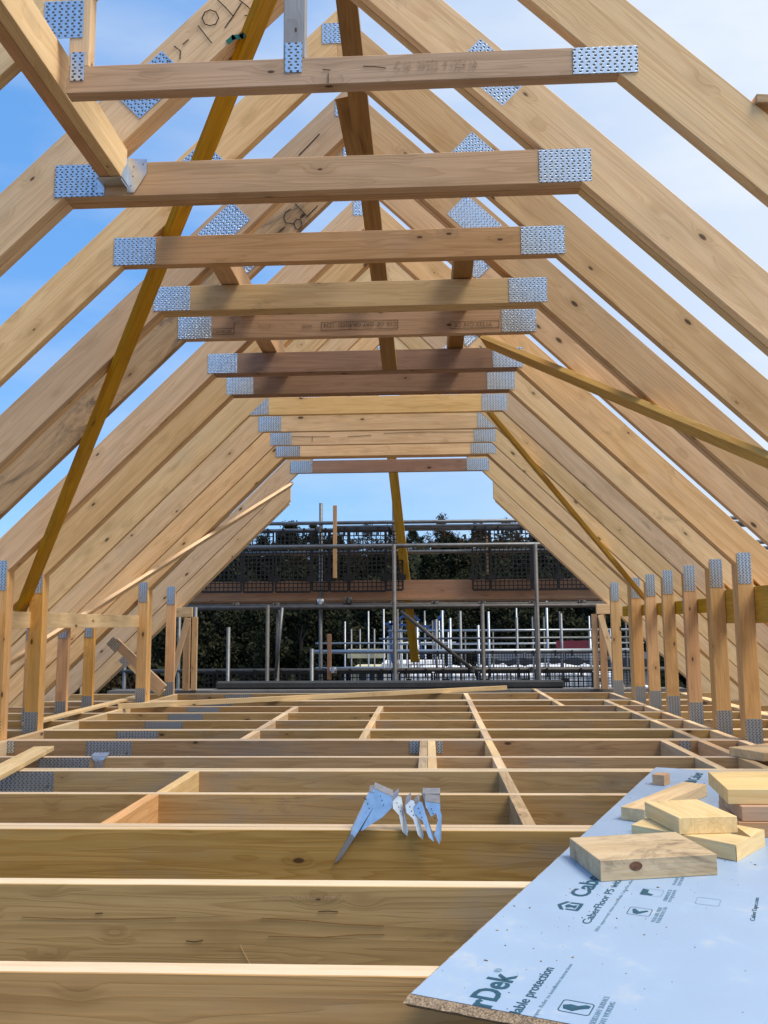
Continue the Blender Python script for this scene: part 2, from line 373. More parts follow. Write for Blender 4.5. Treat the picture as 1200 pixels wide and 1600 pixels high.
# marker writing, paint and stamps on the timbers
def strokes(name, lines, n, mat, wd=.006):
    bm = bmesh.new()
    for ln in lines:
        for (x0, z0), (x1, z1) in zip(ln, ln[1:]):
            v_ = Vector((x1 - x0, 0, z1 - z0)); p = Vector((-v_.z, 0, v_.x)).normalized() * wd / 2; v_ = v_.normalized() * wd * .3
            a_, b_ = Vector((x0, -.0028, z0)) - v_, Vector((x1, -.0028, z1)) + v_
            q_ = [bm.verts.new(c) for c in (a_ - p, b_ - p, b_ + p, a_ + p)]; r_ = [bm.verts.new(v2.co + Vector((0, .0006, 0))) for v2 in q_]
            bm.faces.new(q_); bm.faces.new(r_[::-1])
            for i in range(4): bm.faces.new((q_[i], q_[(i + 1) % 4], r_[(i + 1) % 4], r_[i]))
    return link(name, finish(bm, name, mat), trusses[n])
strokes('marker_writing', [[(-0.417, 3.239), (-0.385, 3.205), (-0.353, 3.166)], [(-0.318, 3.22), (-0.35, 3.165), (-0.384, 3.114)], [(-0.328, 3.235), (-0.292, 3.202), (-0.259, 3.164), (-0.304, 3.163)], [(-0.264, 3.232), (-0.256, 3.168)], [(-0.493, 3.127), (-0.466, 3.089), (-0.437, 3.05)], [(-0.531, 3.068), (-0.554, 3.048)], [(-0.589, 3.042), (-0.563, 3.02), (-0.564, 2.986)], [(-0.41, 3.158), (-0.422, 3.185), (-0.446, 3.195), (-0.468, 3.185), (-0.478, 3.161), (-0.467, 3.134), (-0.445, 3.125), (-0.421, 3.132), (-0.41, 3.158)]], 2, MARK, .004)
strokes('green_paint_mark', [[(-0.368, 3.052), (-0.349, 3.070), (-0.315, 3.073), (-0.300, 3.088), (-0.287, 3.128)]], 2, GREEN, .022)
strokes('marker_writing', [[(-0.386, 3.206), (-0.418, 3.187), (-0.43, 3.154), (-0.417, 3.12), (-0.372, 3.112), (-0.353, 3.138), (-0.327, 3.137), (-0.318, 3.103), (-0.34, 3.073), (-0.359, 3.084), (-0.366, 3.111)], [(-0.36, 3.239), (-0.289, 3.156), (-0.225, 3.222)], [(-0.455, 3.067), (-0.423, 3.093)]], 5, MARK, .005)
strokes('marker_writing', [[(-0.158, 3.399), (-0.225, 3.326), (-0.269, 3.281)]], 4, MARK, .006)

def textmesh(body, size, mat, weight=0.0, extrude=.0004):
    cu = bpy.data.curves.new('t', 'FONT'); cu.body = body; cu.size = size; cu.extrude = extrude; cu.offset = weight; cu.resolution_u = 3
    o = bpy.data.objects.new('t', cu); C.objects.link(o)
    bpy.context.view_layer.update()
    me = bpy.data.meshes.new_from_object(o.evaluated_get(bpy.context.evaluated_depsgraph_get()))
    bpy.data.objects.remove(o); bpy.data.curves.remove(cu)
    me.materials.clear(); me.materials.append(mat); return me
def put_text(name, body, xdir, ydir, origin, width, height, mat, parent, weight=0.0):
    """lay flat lettering: origin is its lower left; scaled to width x height"""
    me = textmesh(body, 1.0, mat, weight, .01)
    xs = [v.co.x for v in me.vertices]; ys = [v.co.y for v in me.vertices]
    x0, x1, y0, y1 = min(xs), max(xs), min(ys), max(ys)
    xd, yd = Vector(xdir).normalized(), Vector(ydir).normalized(); zd = xd.cross(yd)
    o_ = Vector(origin)
    for v in me.vertices:
        c = v.co.copy(); v.co = o_ + xd * ((c.x - x0) / (x1 - x0) * width) + yd * ((c.y - y0) / (y1 - y0) * height) + zd * (.0004 + (c.z + .01) * .02)
    me.name = name
    return link(name, me, parent)
X_, Z_ = (1, 0, 0), (0, 0, 1)
tr5 = trusses[5]
# stamp on the fifth collar is printed upside down
put_text('printed_stamp', 'C16  CE  DRY GRADED  1224', (-1, 0, 0), (0, 0, -1), (.243, -.003, 2.487), .43, .024, STAMP, tr5)
strokes('stamp_frame', [[(-.2, 2.495), (.25, 2.498), (.25, 2.449), (-.2, 2.446), (-.2, 2.495)], [(-.03, 2.495), (-.03, 2.447)]], 5, STAMP, .003)
put_text('printed_stamp', 'W322', (-1, 0, 0), (0, 0, -1), (-.255, -.003, 2.483), .06, .018, STAMP, tr5)
strokes('stamp_frame', [[(-.845, 2.470), (-.72, 2.472), (-.72, 2.437), (-.845, 2.435), (-.845, 2.470)], [(-.72, 2.472), (-.72, 2.51)]], 5, STAMP, .003)
put_text('printed_stamp', 'DRY GRADED', (-1, 0, 0), (0, 0, -1), (-.735, -.003, 2.464), .1, .02, STAMP, tr5)
put_text('printed_stamp', 'W322 C16 CE', (-1, 0, 0), (0, 0, -1), (.80, -.003, 2.470), .22, .022, STAMP, tr5)
strokes('stamp_frame', [[(.555, 2.480), (.84, 2.482), (.84, 2.440), (.555, 2.438), (.555, 2.480)]], 5, STAMP, .003)
put_text('printed_stamp', 'C 16   W322  9 1224 16', X_, Z_, (.323, -.003, 2.446), .255, .030, STAMPF, trusses[1])
put_text('printed_stamp', 'CE 1 224 W322/06 1224 C 1224 W322 DRY CE', X_, Z_, (-.064, -.003, -.034), .226, .007, STAMPF, trusses[1])

# trimmer with its hanger
tg = empty('trimmer_beam', (-1.209, 2.2, 2.455), 'two ply trimmer beam running overhead at upper left into a metal hanger', 'beam')
for k in range(2):
    o = box('timber_ply', (-.021 + k * .044 - .001, 0.05, .072), (.043, 1.96, .145), STAIN if k else BROWN, None); 
    o.parent = tg
    # grain along Y: rebuild as board
    bpy.data.objects.remove(o)
    b_ = board('timber_ply', (-.0225 + k * .045, -.95, .0725), (-.0225 + k * .045, 1.022, .0725), .0435, .145, (0, 0, 1), PALE if k else BROWN, tg)
hg = empty('joist_hanger', (-1.209, 3.2, 2.44), 'galvanised joist hanger holding the trimmer beam end on the second collar', 'joist hanger')
sheet('flange', [(.045, .0285, .125), (.122, .0285, .12), (.122, .0285, .06), (.075, .0285, -.018), (.045, .0285, -.018)], (0, -1, 0), .0015, GALV, hg)
sheet('flange', [(-.045, .0285, .125), (-.075, .0285, .12), (-.075, .0285, -.01), (-.045, .0285, -.018)], (0, -1, 0), .0015, GALV, hg)
sheet('cheek', [(.0455, .028, .115), (.0455, .028, -.0), (.0455, -.045, .0), (.0455, -.03, .04)], (1, 0, 0), .0015, GALV, hg)
sheet('seat', [(-.05, .028, .012), (.05, .028, .012), (.05, -.045, .012), (-.05, -.045, .012)], (0, 0, -1), .0015, GALV, hg)
for zz, xx in ((.09, .07), (.05, .068), (.01, .06), (.10, .108)):
    bm = bmesh.new(); bmesh.ops.create_cone(bm, cap_ends=True, segments=8, radius1=.004, radius2=.003, depth=.003, matrix=Matrix.Translation((xx, .026, zz)) @ Matrix.Rotation(math.pi / 2, 4, 'X'))
    link('nail_head', finish(bm, 'nail_head', TUBEL), hg)

# ---------------------------------------------------------------- braces
def thing_board(name, p0, p1, wd, th, nrm, mat, label, cat, group=None):
    o = board(name, p0, p1, wd, th, nrm, mat); return tag(o, label, cat, group)
LN, RN = (-1, 0, 1), (1, 0, 1)
thing_board('roof_brace', (-.52, 3.05, 3.27), (-3.05, 6.42, .745), .10, .035, LN, TREAT, 'long ochre diagonal brace crossing under the left rafters from top to knee wall', 'brace', 'diagonal braces under the rafters')
thing_board('roof_brace', (.40, 5.62, 2.575), (1.95, 3.35, 1.03), .095, .035, RN, TREAT, 'ochre diagonal brace under the near right rafters running to the right edge of the photo', 'brace', 'diagonal braces under the rafters')
thing_board('roof_brace', (.50, 7.12, 2.50), (2.05, 8.42, .95), .085, .032, RN, TREAT, 'thin ochre brace under the far right rafters ending on the knee wall studs', 'brace', 'diagonal braces under the rafters')
thing_board('roof_brace', (-1.50, 9.66, 2.295), (-3.40, 6.92, .40), .085, .03, LN, PALE, 'pale yellow brace low under the far left rafters passing behind the knee wall', 'brace', 'diagonal braces under the rafters')
thing_board('ridge_brace', (-.335, 3.42, 3.61), (-.225, 5.60, 2.40), .045, .095, (1, 0, 0), TREATD, 'brown diagonal brace descending beneath the ridge behind the nearest collars', 'brace')
thing_board('ridge_brace_offcut', (-.385, 4.06, 3.33), (-.33, 4.26, 3.06), .045, .08, (1, 0, 0), TREATD, 'short dark timber with angled cut end beside the ridge brace', 'brace')
thing_board('leaning_prop', (-.42, 10.55, 2.85), (-.175, 12.0, .24), .04, .115, (1, 0, 0), TREAT, 'tall ochre prop leaning through the scaffold beyond the farthest collar', 'prop')
for x, lab in ((-1.04, 'left binder timber laid over the middle collars, red painted end'), (.21, 'right binder timber laid over the middle collars, above the dark collars')):
    thing_board('binder', (x, 4.2, 2.555 + .0675), (x, 6.5, 2.555 + .0675), .10, .135, (0, 0, 1), TREATD if x > 0 else BROWN, lab, 'binder', 'binders over the collars')
# runners behind the knee studs
def runner(x, y0, y1, z0, z1, mat, lab):
    thing_board('runner_board', (x, y0, (z0 + z1) / 2), (x, y1, (z0 + z1) / 2), .045, z1 - z0, (0, 0, 1), mat, lab, 'rail', 'runners behind the knee studs')
runner(CX - 2.365 + .022 - .13, 5.0, 8.9, .72, .835, PALE, 'pale yellow rail fixed across the left knee wall studs')
runner(CX + 2.49, 6.3, 9.5, .80, .905, TREAT, 'ochre rail across the far right knee wall studs')
runner(CX + 2.49, 4.2, 6.25, .72, .95, TREAT, 'deep ochre board behind the two nearest right knee wall studs')

# ---------------------------------------------------------------- noggins, rims and loose boards on the floor
def jback(n): return D[n] + (.06 if n == 0 else (.058 if n == 1 else PLY[n] * T + (PLY[n] - 1) * .003))
def noggin(x, a_, lab, mat=None, h=.145, wd=.047, grp='noggins between the joists', drop=0):
    y0, y1 = jback(a_), D[a_ + 1] if a_ < 12 else 10.25
    o = board('noggin', (x, y0, -h / 2 - drop), (x, y1, -h / 2 - drop), wd, h, (0, 0, 1), mat or random.choice((PALE, PINE, BLOCK)))
    tag(o, lab, 'noggin', grp)
def between(a_): return f'between the {ORD[a_]} and {ORD[a_+1]} joists' if a_ < 12 else 'beyond the farthest joist'
for a_ in (2, 3): noggin(-1.20 + (.0 if a_ == 2 else .02), a_, f'bright orange noggin at left centre {between(a_)}', STUD if a_ == 2 else BLOCK, .16)
for a_ in (6, 7, 8, 9): noggin(-1.20, a_, f'pine noggin in the left centre row {between(a_)}', PALE)
for a_ in (7, 8, 9): noggin(-.43, a_, f'pale noggin in the middle row {between(a_)}', PALE)
noggin(-.43, 6, f'pale noggin in the middle row {between(6)}', PALE)
for a_ in (4, 5):
    for k, x in enumerate((-.034, .015)): noggin(x, a_, f'{"left" if k == 0 else "right"} of two touching noggins at centre {between(a_)}', STAIN if k == 0 else BLOCK)
for a_ in range(2, 12): noggin(.36 + .004 * (a_ - 2), a_, f'noggin in the long row right of centre {between(a_)}', PALE if a_ > 3 else STAIN)
for a_ in (4, 5): noggin(1.46, a_, f'noggin in the right hand row {between(a_)}', PALE)
for a_ in (6, 7, 8, 9, 10): noggin(1.69, a_, f'noggin in outer right row {between(a_)}', PALE)
for a_ in (10, 11, 12): noggin(1.2, a_, f'noggin in the far right centre row {between(a_)}', PALE)
for a_ in (3, 4, 5): noggin(1.69, a_, f'noggin near the offcut at the right edge {between(a_)}', PINE)
for a_ in range(5, 12): noggin(CX + 2.335, a_, f'edge noggin along the right knee wall {between(a_)}', PALE)
for a_ in range(4, 12): noggin(CX - 2.34, a_, f'edge noggin along the left knee wall {between(a_)}', PALE)
thing_board('floor_batten', (-2.76, 7.85, .024), (.87, 10.05, .024), .035, .046, (0, 0, 1), PALE, 'long thin batten lying diagonally across the far joists', 'batten')
thing_board('loose_plank', (-2.98, 6.55, .012), (-3.0, 9.1, .012), .09, .022, (0, 0, 1), PALE, 'loose plank lying outside the left knee wall studs', 'plank')
thing_board('loose_plank', (2.62, 4.9, .012), (2.60, 9.2, .012), .10, .022, (0, 0, 1), PALE, 'yellow loose plank lying outside the right knee wall studs', 'plank')
thing_board('loose_plank', (-2.262, 5.2, .018), (-1.98, 3.6, .018), .115, .025, (0, 0, 1), BLOCK, 'short yellow plank pointing in at the left edge of the floor', 'plank')
gb = tube_bm  # alias
bm = bmesh.new(); bmesh.ops.create_cube(bm, size=1); bmesh.ops.scale(bm, vec=(4.02, .11, .088), verts=bm.verts)
o = link('damp_course_roll', finish(bm, 'damp_course_roll', GREYB, .02), None, (-.46, 10.33, .046)); tag(o, 'long dark grey beam lying across the far end of the floor', 'beam')

# gable framing at the far end
for s, lab in ((1, 'right gable end frame of short posts and a leaning strut behind the last truss'), (-1, 'left gable end frame of short posts and a leaning strut behind the last truss')):
    g = empty('gable_end_truss', (CX, 10.1, 0), lab, 'frame')
    slab('rafter', [(s * 1.18, 2.175), (s * 1.18, 2.37), (s * 1.30, 2.37), (s * 3.6, 2.37 - SL * 2.3), (s * 3.6, 2.175 - SL * 2.42)], 0, T, -s * ANG, PALE, g)
    slab('rafter', [(s * 1.21, 2.155), (s * 1.21, 2.34), (s * 3.6, 2.34 - SL * 2.39), (s * 3.6, 2.155 - SL * 2.39)], .12, T, -s * ANG, PALE, g)
    box('head_plate', (s * 2.42, -.03, .89), (.24, .045, .11), PALE, g)
    board('post', (s * 2.37, .01, 0), (s * 2.37, .01, .835), .075, .045, (0, 1, 0), BROWN, g)
    board('post', (s * 2.29, .05, 0), (s * 2.29, .05, .835), .06, .045, (0, 1, 0), PINE, g)
    board('strut', (s * 2.32, -.15, .82), (s * 2.53, -.15, .0), .06, .045, (0, 1, 0), PALE, g)
g = empty('web_struts', (CX, 8.95, 0), 'two short diagonal web timbers with nail plates low behind the left knee wall', 'strut')
board('strut', (-2.80, 0, .58), (-2.28, 0, .10), .09, .045, (0, 1, 0), PINE, g)
plate(-2.86, .50, -2.74, .60, -.024, g, -43)
board('strut', (-2.80, .35, .40), (-2.40, .35, .03), .09, .045, (0, 1, 0), PINE, g)
plate(-2.85, .32, -2.74, .42, .326, g, -43)
g = thing_board('batten_stub', (1.02, 2.58, 2.305), (1.75, 2.62, 2.27), .07, .028, (0, 0, 1), BROWN, 'brown batten end resting on the nearest right rafter at the photo edge', 'batten')

# ---------------------------------------------------------------- chipboard sheet with print
bo = Vector((-.045, 1.78, 0)); BU = Vector((.3907, .9205, 0)); BW = Vector((.9205, -.3907, 0))
bd = empty('chipboard_sheet', (-.045, 1.78, 0), 'white film covered chipboard flooring sheet with blue print lying on the joists', 'board')
bd.rotation_euler = (0, 0, math.atan2(BU.y, BU.x))     # local x along, local -y across to the right
random.seed(3)
bm = bmesh.new()
L_, Wd = 2.95, .74
pts = []
def rag(a_, b_, k):
    return [(a_[0] + (b_[0] - a_[0]) * i / k, a_[1] + (b_[1] - a_[1]) * i / k) for i in range(k)]
pts = rag((0, 0), (L_, 0), 110) + rag((L_, 0), (L_, -Wd), 20) + rag((L_, -Wd), (0, -Wd), 20) + rag((0, -Wd), (0, 0), 30)
cv = [bm.verts.new((x + random.uniform(-.0012, .0012), y + random.uniform(-.0012, .0012), .0215)) for x, y in pts]
c2 = [bm.verts.new((v.co.x + random.uniform(-.002, .002) - (.016 if v.co.x < .02 else 0), v.co.y + random.uniform(-.002, .002) + (.005 if v.co.y > -.01 else 0), .012)) for v in cv]
c3 = [bm.verts.new((v.co.x * 1.0, v.co.y, .0005)) for v in cv]
k = len(cv); bm.faces.new(cv[::-1]); bm.faces.new(c3)
for i in range(k):
    j = (i + 1) % k; bm.faces.new((cv[i], cv[j], c2[j], c2[i])); bm.faces.new((c2[i], c2[j], c3[j], c3[i]))
link('chipboard_core', finish(bm, 'chipboard_core', CHIP), bd)
sheet('peel_film', [(.004, -.003, .0222), (L_ - .002, -.003, .0222), (L_ - .002, -Wd + .002, .0222), (.004, -Wd + .002, .0222)], (0, 0, 1), .0006, FILM, bd)
ZT = .0229
def bt(body, u0, u1, w0, w1, mat=INK, weight=0.0, rot=False):
    """text on the sheet: baseline at w1, cap height to w0, from u0 to u1"""
    put_text('printed_lettering', body, (1, 0, 0), (0, 1, 0), (u0, -w1, ZT), u1 - u0, w1 - w0, mat, bd, weight)
bt('rDek', .004, .170, .110, .164, INK, .022)
bt('®', .170, .190, .110, .126, INKG)
bt('lable protection', .004, .238, .198, .226, INK, .008)
bt('opes. Refer to installation instructions', .004, .275, .240, .2505, INKG, .004)
bt('Caber', .735, .985, .122, .172, INK, .022)
bt('CaberFloor P5 with peelable', .535, 1.12, .203, .230, INK, .006)
bt('BBA approved when used with CaberFix adhesives. Refer to instructions', .494, 1.2, .2435, .254, INKG, .004)
bt('RESISTANT SURFACE', .016, .146, .3395, .350, INKG, .008)
bt('R SAFE WORKING', .010, .125, .355, .3655, INKG, .008)
bt('YOU ARE HERE', .61, .732, .350, .360, INKG, .006)
bt('YOUR PROTECTED', .608, .737, .362, .371, INKG, .006)
bt('FILM PROTECTS', .79, .892, .351, .361, INKG, .006)
bt('FLOOR JOINTS', .785, .895, .364, .374, INKG, .006)
bt('TO 60 DAYS', .938, 1.03, .353, .362, INKG, .006)
bt('EXPOSURE', .942, 1.03, .366, .375, INKG, .006)
bt('CaberTape.com', .718, .912, .560, .574, INK, .004)
bt('Caber', 2.64, 2.86, .185, .235, INK, .02)
def ring(u0, u1, w0, w1, wd=.0022, mat=INK, r=.008):
    bm = bmesh.new(); o_, i_ = [], []
    for (cu, cw, a0) in ((u1 - r, w0 + r, 0), (u0 + r, w0 + r, 90), (u0 + r, w1 - r, 180), (u1 - r, w1 - r, 270)):
        for q_ in range(5):
            t_ = math.radians(a0 + q_ * 22.5); o_.append((cu + r * math.cos(t_), -(cw - r * math.sin(t_)))); i_.append((cu + (r - wd) * math.cos(t_), -(cw - (r - wd) * math.sin(t_))))
    k = len(o_); vo_ = [bm.verts.new((x, y, ZT + .0006)) for x, y in o_]; vi_ = [bm.verts.new((x, y, ZT + .0006)) for x, y in i_]
    for i in range(k): bm.faces.new((vo_[i], vo_[(i + 1) % k], vi_[(i + 1) % k], vi_[i]))
    link('printed_frame', finish(bm, 'printed_frame', mat), bd)
def shape(pts_, mat=INK, nm='printed_symbol'):
    sheet(nm, [(u, -w_, ZT) for u, w_ in pts_], (0, 0, 1), .0006, mat, bd)
ring(.046, .100, .274, .333)
shape([(.060, .282), (.075, .279), (.083, .292), (.080, .305), (.090, .318), (.088, .327), (.078, .326), (.068, .312), (.055, .300)])
ring(.647, .706, .286, .341, .0018); shape([(.66, .300), (.69, .294), (.695, .300), (.676, .312), (.692, .328), (.686, .333), (.664, .318), (.655, .310)])
ring(.816, .878, .288, .343, .0018, INKG); shape([(.82, .289), (.872, .289), (.868, .305), (.84, .306), (.83, .322), (.82, .318)])
ring(.797, .857, .427, .485, .0018, INKG)
# little house emblem
shape([(.614, .132), (.648, .117), (.682, .132), (.682, .142), (.648, .127), (.614, .142)]); shape([(.617, .146), (.626, .143), (.626, .176), (.617, .176)]); shape([(.670, .143), (.680, .146), (.680, .176), (.670, .176)])
shape([(.626, .168), (.670, .168), (.670, .177), (.626, .177)]); shape([(.634, .142), (.648, .137), (.662, .142), (.655, .155), (.662, .165), (.634, .165), (.641, .155)])
shape([(2.56, .19), (2.60, .178), (2.63, .19), (2.63, .23), (2.57, .23)])
# sawdust and grit lying on the sheet
bm = bmesh.new(); random.seed(11)
for _ in range(170):
    if random.random() < .6: u, w_ = random.gauss(.55, .35), random.gauss(.18, .13)
    else: u, w_ = random.uniform(0, 2.8), random.uniform(.02, .72)
    if not (0.01 < u < L_ - .02 and .01 < w_ < Wd - .02): continue
    s_ = random.choice((.0008, .001, .0014, .0022)) * random.uniform(.6, 1.3)
    M = Matrix.Translation((u, -w_, .0229 + s_ * .35)) @ Matrix.Rotation(random.uniform(0, 3.1), 4, 'Z') @ Matrix.Diagonal((random.uniform(.8, 2.4), 1, .6, 1))
    bmesh.ops.create_icosphere(bm, subdivisions=1, radius=s_, matrix=M)
o = link('sawdust', finish(bm, 'sawdust', plain('sawdust_chips', (.36, .25, .14), .9, 0, 14, .25, 1)), bd); o['kind'] = 'stuff'

# ---------------------------------------------------------------- offcut blocks
def prism(name, base, z0, z1, mat, label, bevel=.0015, grp='timber offcuts on the board'):
    """base polygon (x,y); grain along its longest edge"""
    k = len(base); e_ = max(range(k), key=lambda i: (Vector(base[(i + 1) % k]) - Vector(base[i])).length)
    v_ = Vector(base[(e_ + 1) % k]) - Vector(base[e_]); a_ = math.atan2(v_.y, v_.x)
    c = Vector((sum(p[0] for p in base) / k, sum(p[1] for p in base) / k)); R_ = Matrix.Rotation(-a_, 2)
    loc = [R_ @ (Vector(p) - c) for p in base]
    bm = bmesh.new(); a1 = [bm.verts.new((p.x, p.y, -(z1 - z0) / 2)) for p in loc]; b1 = [bm.verts.new((p.x, p.y, (z1 - z0) / 2)) for p in loc]
    bm.faces.new(a1[::-1]); bm.faces.new(b1)
    for i in range(k): bm.faces.new((a1[i], a1[(i + 1) % k], b1[(i + 1) % k], b1[i]))
    o = link(name, finish(bm, name, mat, bevel), None, (c.x, c.y, (z0 + z1) / 2), (0, 0, a_)); return tag(o, label, 'offcut', grp)
E_ = .0232
prism('timber_offcut', [(.462, 2.53), (.80, 2.605), (.760, 2.875), (.420, 2.79)], E_, E_ + .056, BLOCKD, 'largest offcut block lying nearest on the white sheet, knot on its front edge')
prism('timber_offcut', [(.655, 3.01), (.899, 2.748), (.975, 2.845), (.725, 3.11)], E_, E_ + .048, BLOCK, 'lower offcut under the raised block, dark side facing left')
prism('timber_offcut', [(.901, 2.746), (.905, 2.751), (1.055, 2.94), (.985, 3.02), (.980, 2.848)], E_, E_ + .048, BLOCK, 'small offcut with split pale end beside the lower block')
prism('timber_offcut', [(.770, 2.868), (.957, 2.893), (.915, 3.165), (.726, 3.12)], E_ + .049, E_ + .099, BLOCK, 'square offcut resting on top of two others, golden front edge')
prism('timber_offcut', [(.685, 3.305), (.757, 3.255), (1.128, 3.755), (1.055, 3.82)], E_, E_ + .046, BLOCK, 'long narrow offcut lying diagonally behind the raised block')
prism('timber_offcut', [(.970, 4.006), (1.015, 3.98), (1.056, 4.04), (1.012, 4.066)], E_, E_ + .045, BROWN, 'tiny cube offcut near the far corner of the sheet')
prism('timber_offcut', [(.992, 3.08), (1.42, 3.085), (1.42, 3.44), (1.040, 3.44)], .122, .170, BLOCK, 'top plank of the stack of offcuts at the right edge')
prism('timber_offcut', [(1.025, 3.05), (1.42, 3.05), (1.42, 3.36), (1.05, 3.36)], .0735, .1205, BROWN, 'middle plank of the stack of offcuts at the right edge')
prism('timber_offcut', [(1.010, 3.045), (1.42, 3.045), (1.42, 3.40), (1.06, 3.40)], E_, .072, BROWN, 'bottom plank of the stack of offcuts at the right edge')
prism('timber_offcut', [(1.640, 5.03), (1.745, 4.81), (2.1, 5.0), (1.96, 5.22)], .002, .047, BLOCK, 'offcut lying on the joists by the nearest right knee wall stud', grp='timber offcuts on the joists')
prism('timber_offcut', [(1.78, 4.66), (2.1, 4.56), (2.14, 4.76), (1.82, 4.86)], .001, .045, BROWN, 'second offcut on the joists nearer the camera at the right edge', grp='timber offcuts on the joists')

kn = C.objects['timber_offcut'] if 'timber_offcut' in C.objects else None
bm = bmesh.new(); bmesh.ops.create_cone(bm, cap_ends=True, segments=14, radius1=.017, radius2=.016, depth=.0012, matrix=Matrix.Rotation(math.pi / 2, 4, 'X') @ Matrix.Diagonal((1.15, .75, 1, 1)))
o = link('knot', finish(bm, 'knot', plain('dark_knot', (.20, .085, .04), .7, 0, 90, .3, .9)), kn)
bpy.context.view_layer.update()
a_, b_ = Vector((.462, 2.53, 0)), Vector((.80, 2.605, 0)); p_ = a_.lerp(b_, .30); p_.z = E_ + .036
nrm = Vector(((b_ - a_).y, -(b_ - a_).x, 0)).normalized(); M = Matrix.Translation(p_ + nrm * .0004) @ Matrix.Rotation(math.atan2((b_ - a_).y, (b_ - a_).x), 4, 'Z')
o.matrix_parent_inverse = Matrix.Identity(4); o.matrix_basis = kn.matrix_world.inverted() @ M

# ---------------------------------------------------------------- loose joist hangers
def hanger_mesh(long=.13):
    """a folded strap: two tapered side plates, seat strip, bent top lugs, pressed holes as proud dimples"""
    bm = bmesh.new()
    def plate_(poly, n_, t=.002):
        n_ = Vector(n_) * t; a_ = [bm.verts.new(p) for p in poly]; b_ = [bm.verts.new(Vector(p) + n_) for p in poly]; k = len(a_)
        bm.faces.new(a_); bm.faces.new(b_[::-1])
        for i in range(k): bm.faces.new((a_[i], a_[(i + 1) % k], b_[(i + 1) % k], b_[i]))
    for x in (-.024, .024):
        plate_([(x, 0, 0), (x, .03, 0), (x, .055, long), (x, .055, long + .045), (x, 0, long + .045), (x, 0, .02)], (1, 0, 0))
        sx = 1 if x > 0 else -1
        plate_([(x, 0, .03), (x + sx * .028, 0, .055), (x + sx * .034, 0, long), (x + sx * .034, 0, long + .045), (x, 0, long + .045)], (0, 1, 0))
        plate_([(x, 0, long + .045), (x + sx * .034, 0, long + .045), (x + sx * .034, .03, long + .047), (x, .03, long + .047)], (0, 0, 1))
    plate_([(-.024, 0, 0), (.024, 0, 0), (.024, .035, 0), (-.024, .035, 0)], (0, 0, -1))
    return finish(bm, 'joist_hanger', GALV)
def flat_hanger(pts_, y, t, label, depth=.055, yaw=0.0, holes=True):
    """folded hanger: tapered face plate leaning back above the joist top, bent lips, punched holes"""
    xc = sum(p[0] for p in pts_) / len(pts_); zt = max(p[1] for p in pts_); zb = min(p[1] for p in pts_)
    def Y(x, z): return (.32 * max(0, z) + yaw * (x - xc) - (.02 * max(0, -z)))
    rt_ = empty('joist_hanger', (xc, y, 0), label, 'joist hanger', 'loose joist hangers on the joists')
    bm = bmesh.new()
    a_ = [bm.verts.new((x - xc, Y(x, z), z)) for x, z in pts_]; b_ = [bm.verts.new((x - xc, Y(x, z) + t, z)) for x, z in pts_]; k = len(a_)
    bm.faces.new(a_); bm.faces.new(b_[::-1])
    for i in range(k): bm.faces.new((a_[i], a_[(i + 1) % k], b_[(i + 1) % k], b_[i]))
    bmesh.ops.triangulate(bm, faces=bm.faces[:])
    link('face_plate', finish(bm, 'face_plate', GALV), rt_)
    for (x0, z0), (x1, z1), dd, nm in ((pts_[0], pts_[1], depth, 'lip'), (pts_[-1], pts_[0], depth * .7, 'side_flange')):
        p0, p1 = Vector((x0 - xc, Y(x0, z0), z0)), Vector((x1 - xc, Y(x1, z1), z1)); off = Vector((0, dd, .25 * dd if nm == 'lip' else 0))
        sheet(nm, [p0, p1, p1 + off, p0 + off], (p1 - p0).cross(off), .002, GALV, rt_)
    if holes:
        z_ = zt - .025; n_ = 0
        cz = sorted(pts_, key=lambda p: -p[1])[:4]; hx = sum(p[0] for p in cz) / 4
        for q_ in range(3):
            bm = bmesh.new(); xx, zz = hx + (q_ - 1) * .006, zt - .022 - q_ * .014
            bmesh.ops.create_cone(bm, cap_ends=True, segments=8, radius1=.0022, radius2=.0022, depth=.0012, matrix=Matrix.Translation((xx - xc, Y(xx, zz) - .0003, zz)) @ Matrix.Rotation(math.pi / 2, 4, 'X'))
            link('nail_hole', finish(bm, 'nail_hole', MESH), rt_)
    return rt_
def cracks(n, lines, wd=.0025):
    strokes('drying_crack', lines, n, CRACK, wd)
CRACK = plain('crack_shadow_brown', (.10, .055, .025), .8, 0, 60, .6)
cracks(10, [[(-0.853, 2.493), (-0.677, 2.487), (-0.496, 2.487)], [(-0.321, 2.484), (-0.194, 2.488), (-0.104, 2.492)], [(-0.659, 2.49), (-0.659, 2.441)], [(0.016, 2.508), (0.376, 2.514), (0.853, 2.506)]], .004)
cracks(1, [[(0.222, 2.464), (0.256, 2.461), (0.292, 2.455)], [(0.094, 2.458), (0.117, 2.455)], [(0.111, 2.443), (0.111, 2.412)], [(0.087, -0.068), (0.114, -0.066), (0.141, -0.068)], [(-0.283, -0.149), (-0.259, -0.151), (-0.237, -0.147)], [(-0.543, -0.078), (-0.523, -0.077)]], .0028)
strokes('resin_line', [[(-0.754, -0.089), (-0.634, -0.093), (-0.469, -0.093), (-0.315, -0.087)], [(-0.071, -0.086), (0.055, -0.092), (0.162, -0.101), (0.269, -0.104)], [(-0.052, -0.134), (0.091, -0.136), (0.198, -0.128), (0.269, -0.127)]], 1, plain('resin_brown', (.26, .14, .045), .6, 0, 40, .8), .0022)
strokes('wood_scratch', [[(-0.131, -0.158), (-0.118, -0.182), (-0.103, -0.207)]], 1, PALE, .0016)
HG = ['front', 'middle', 'rear']
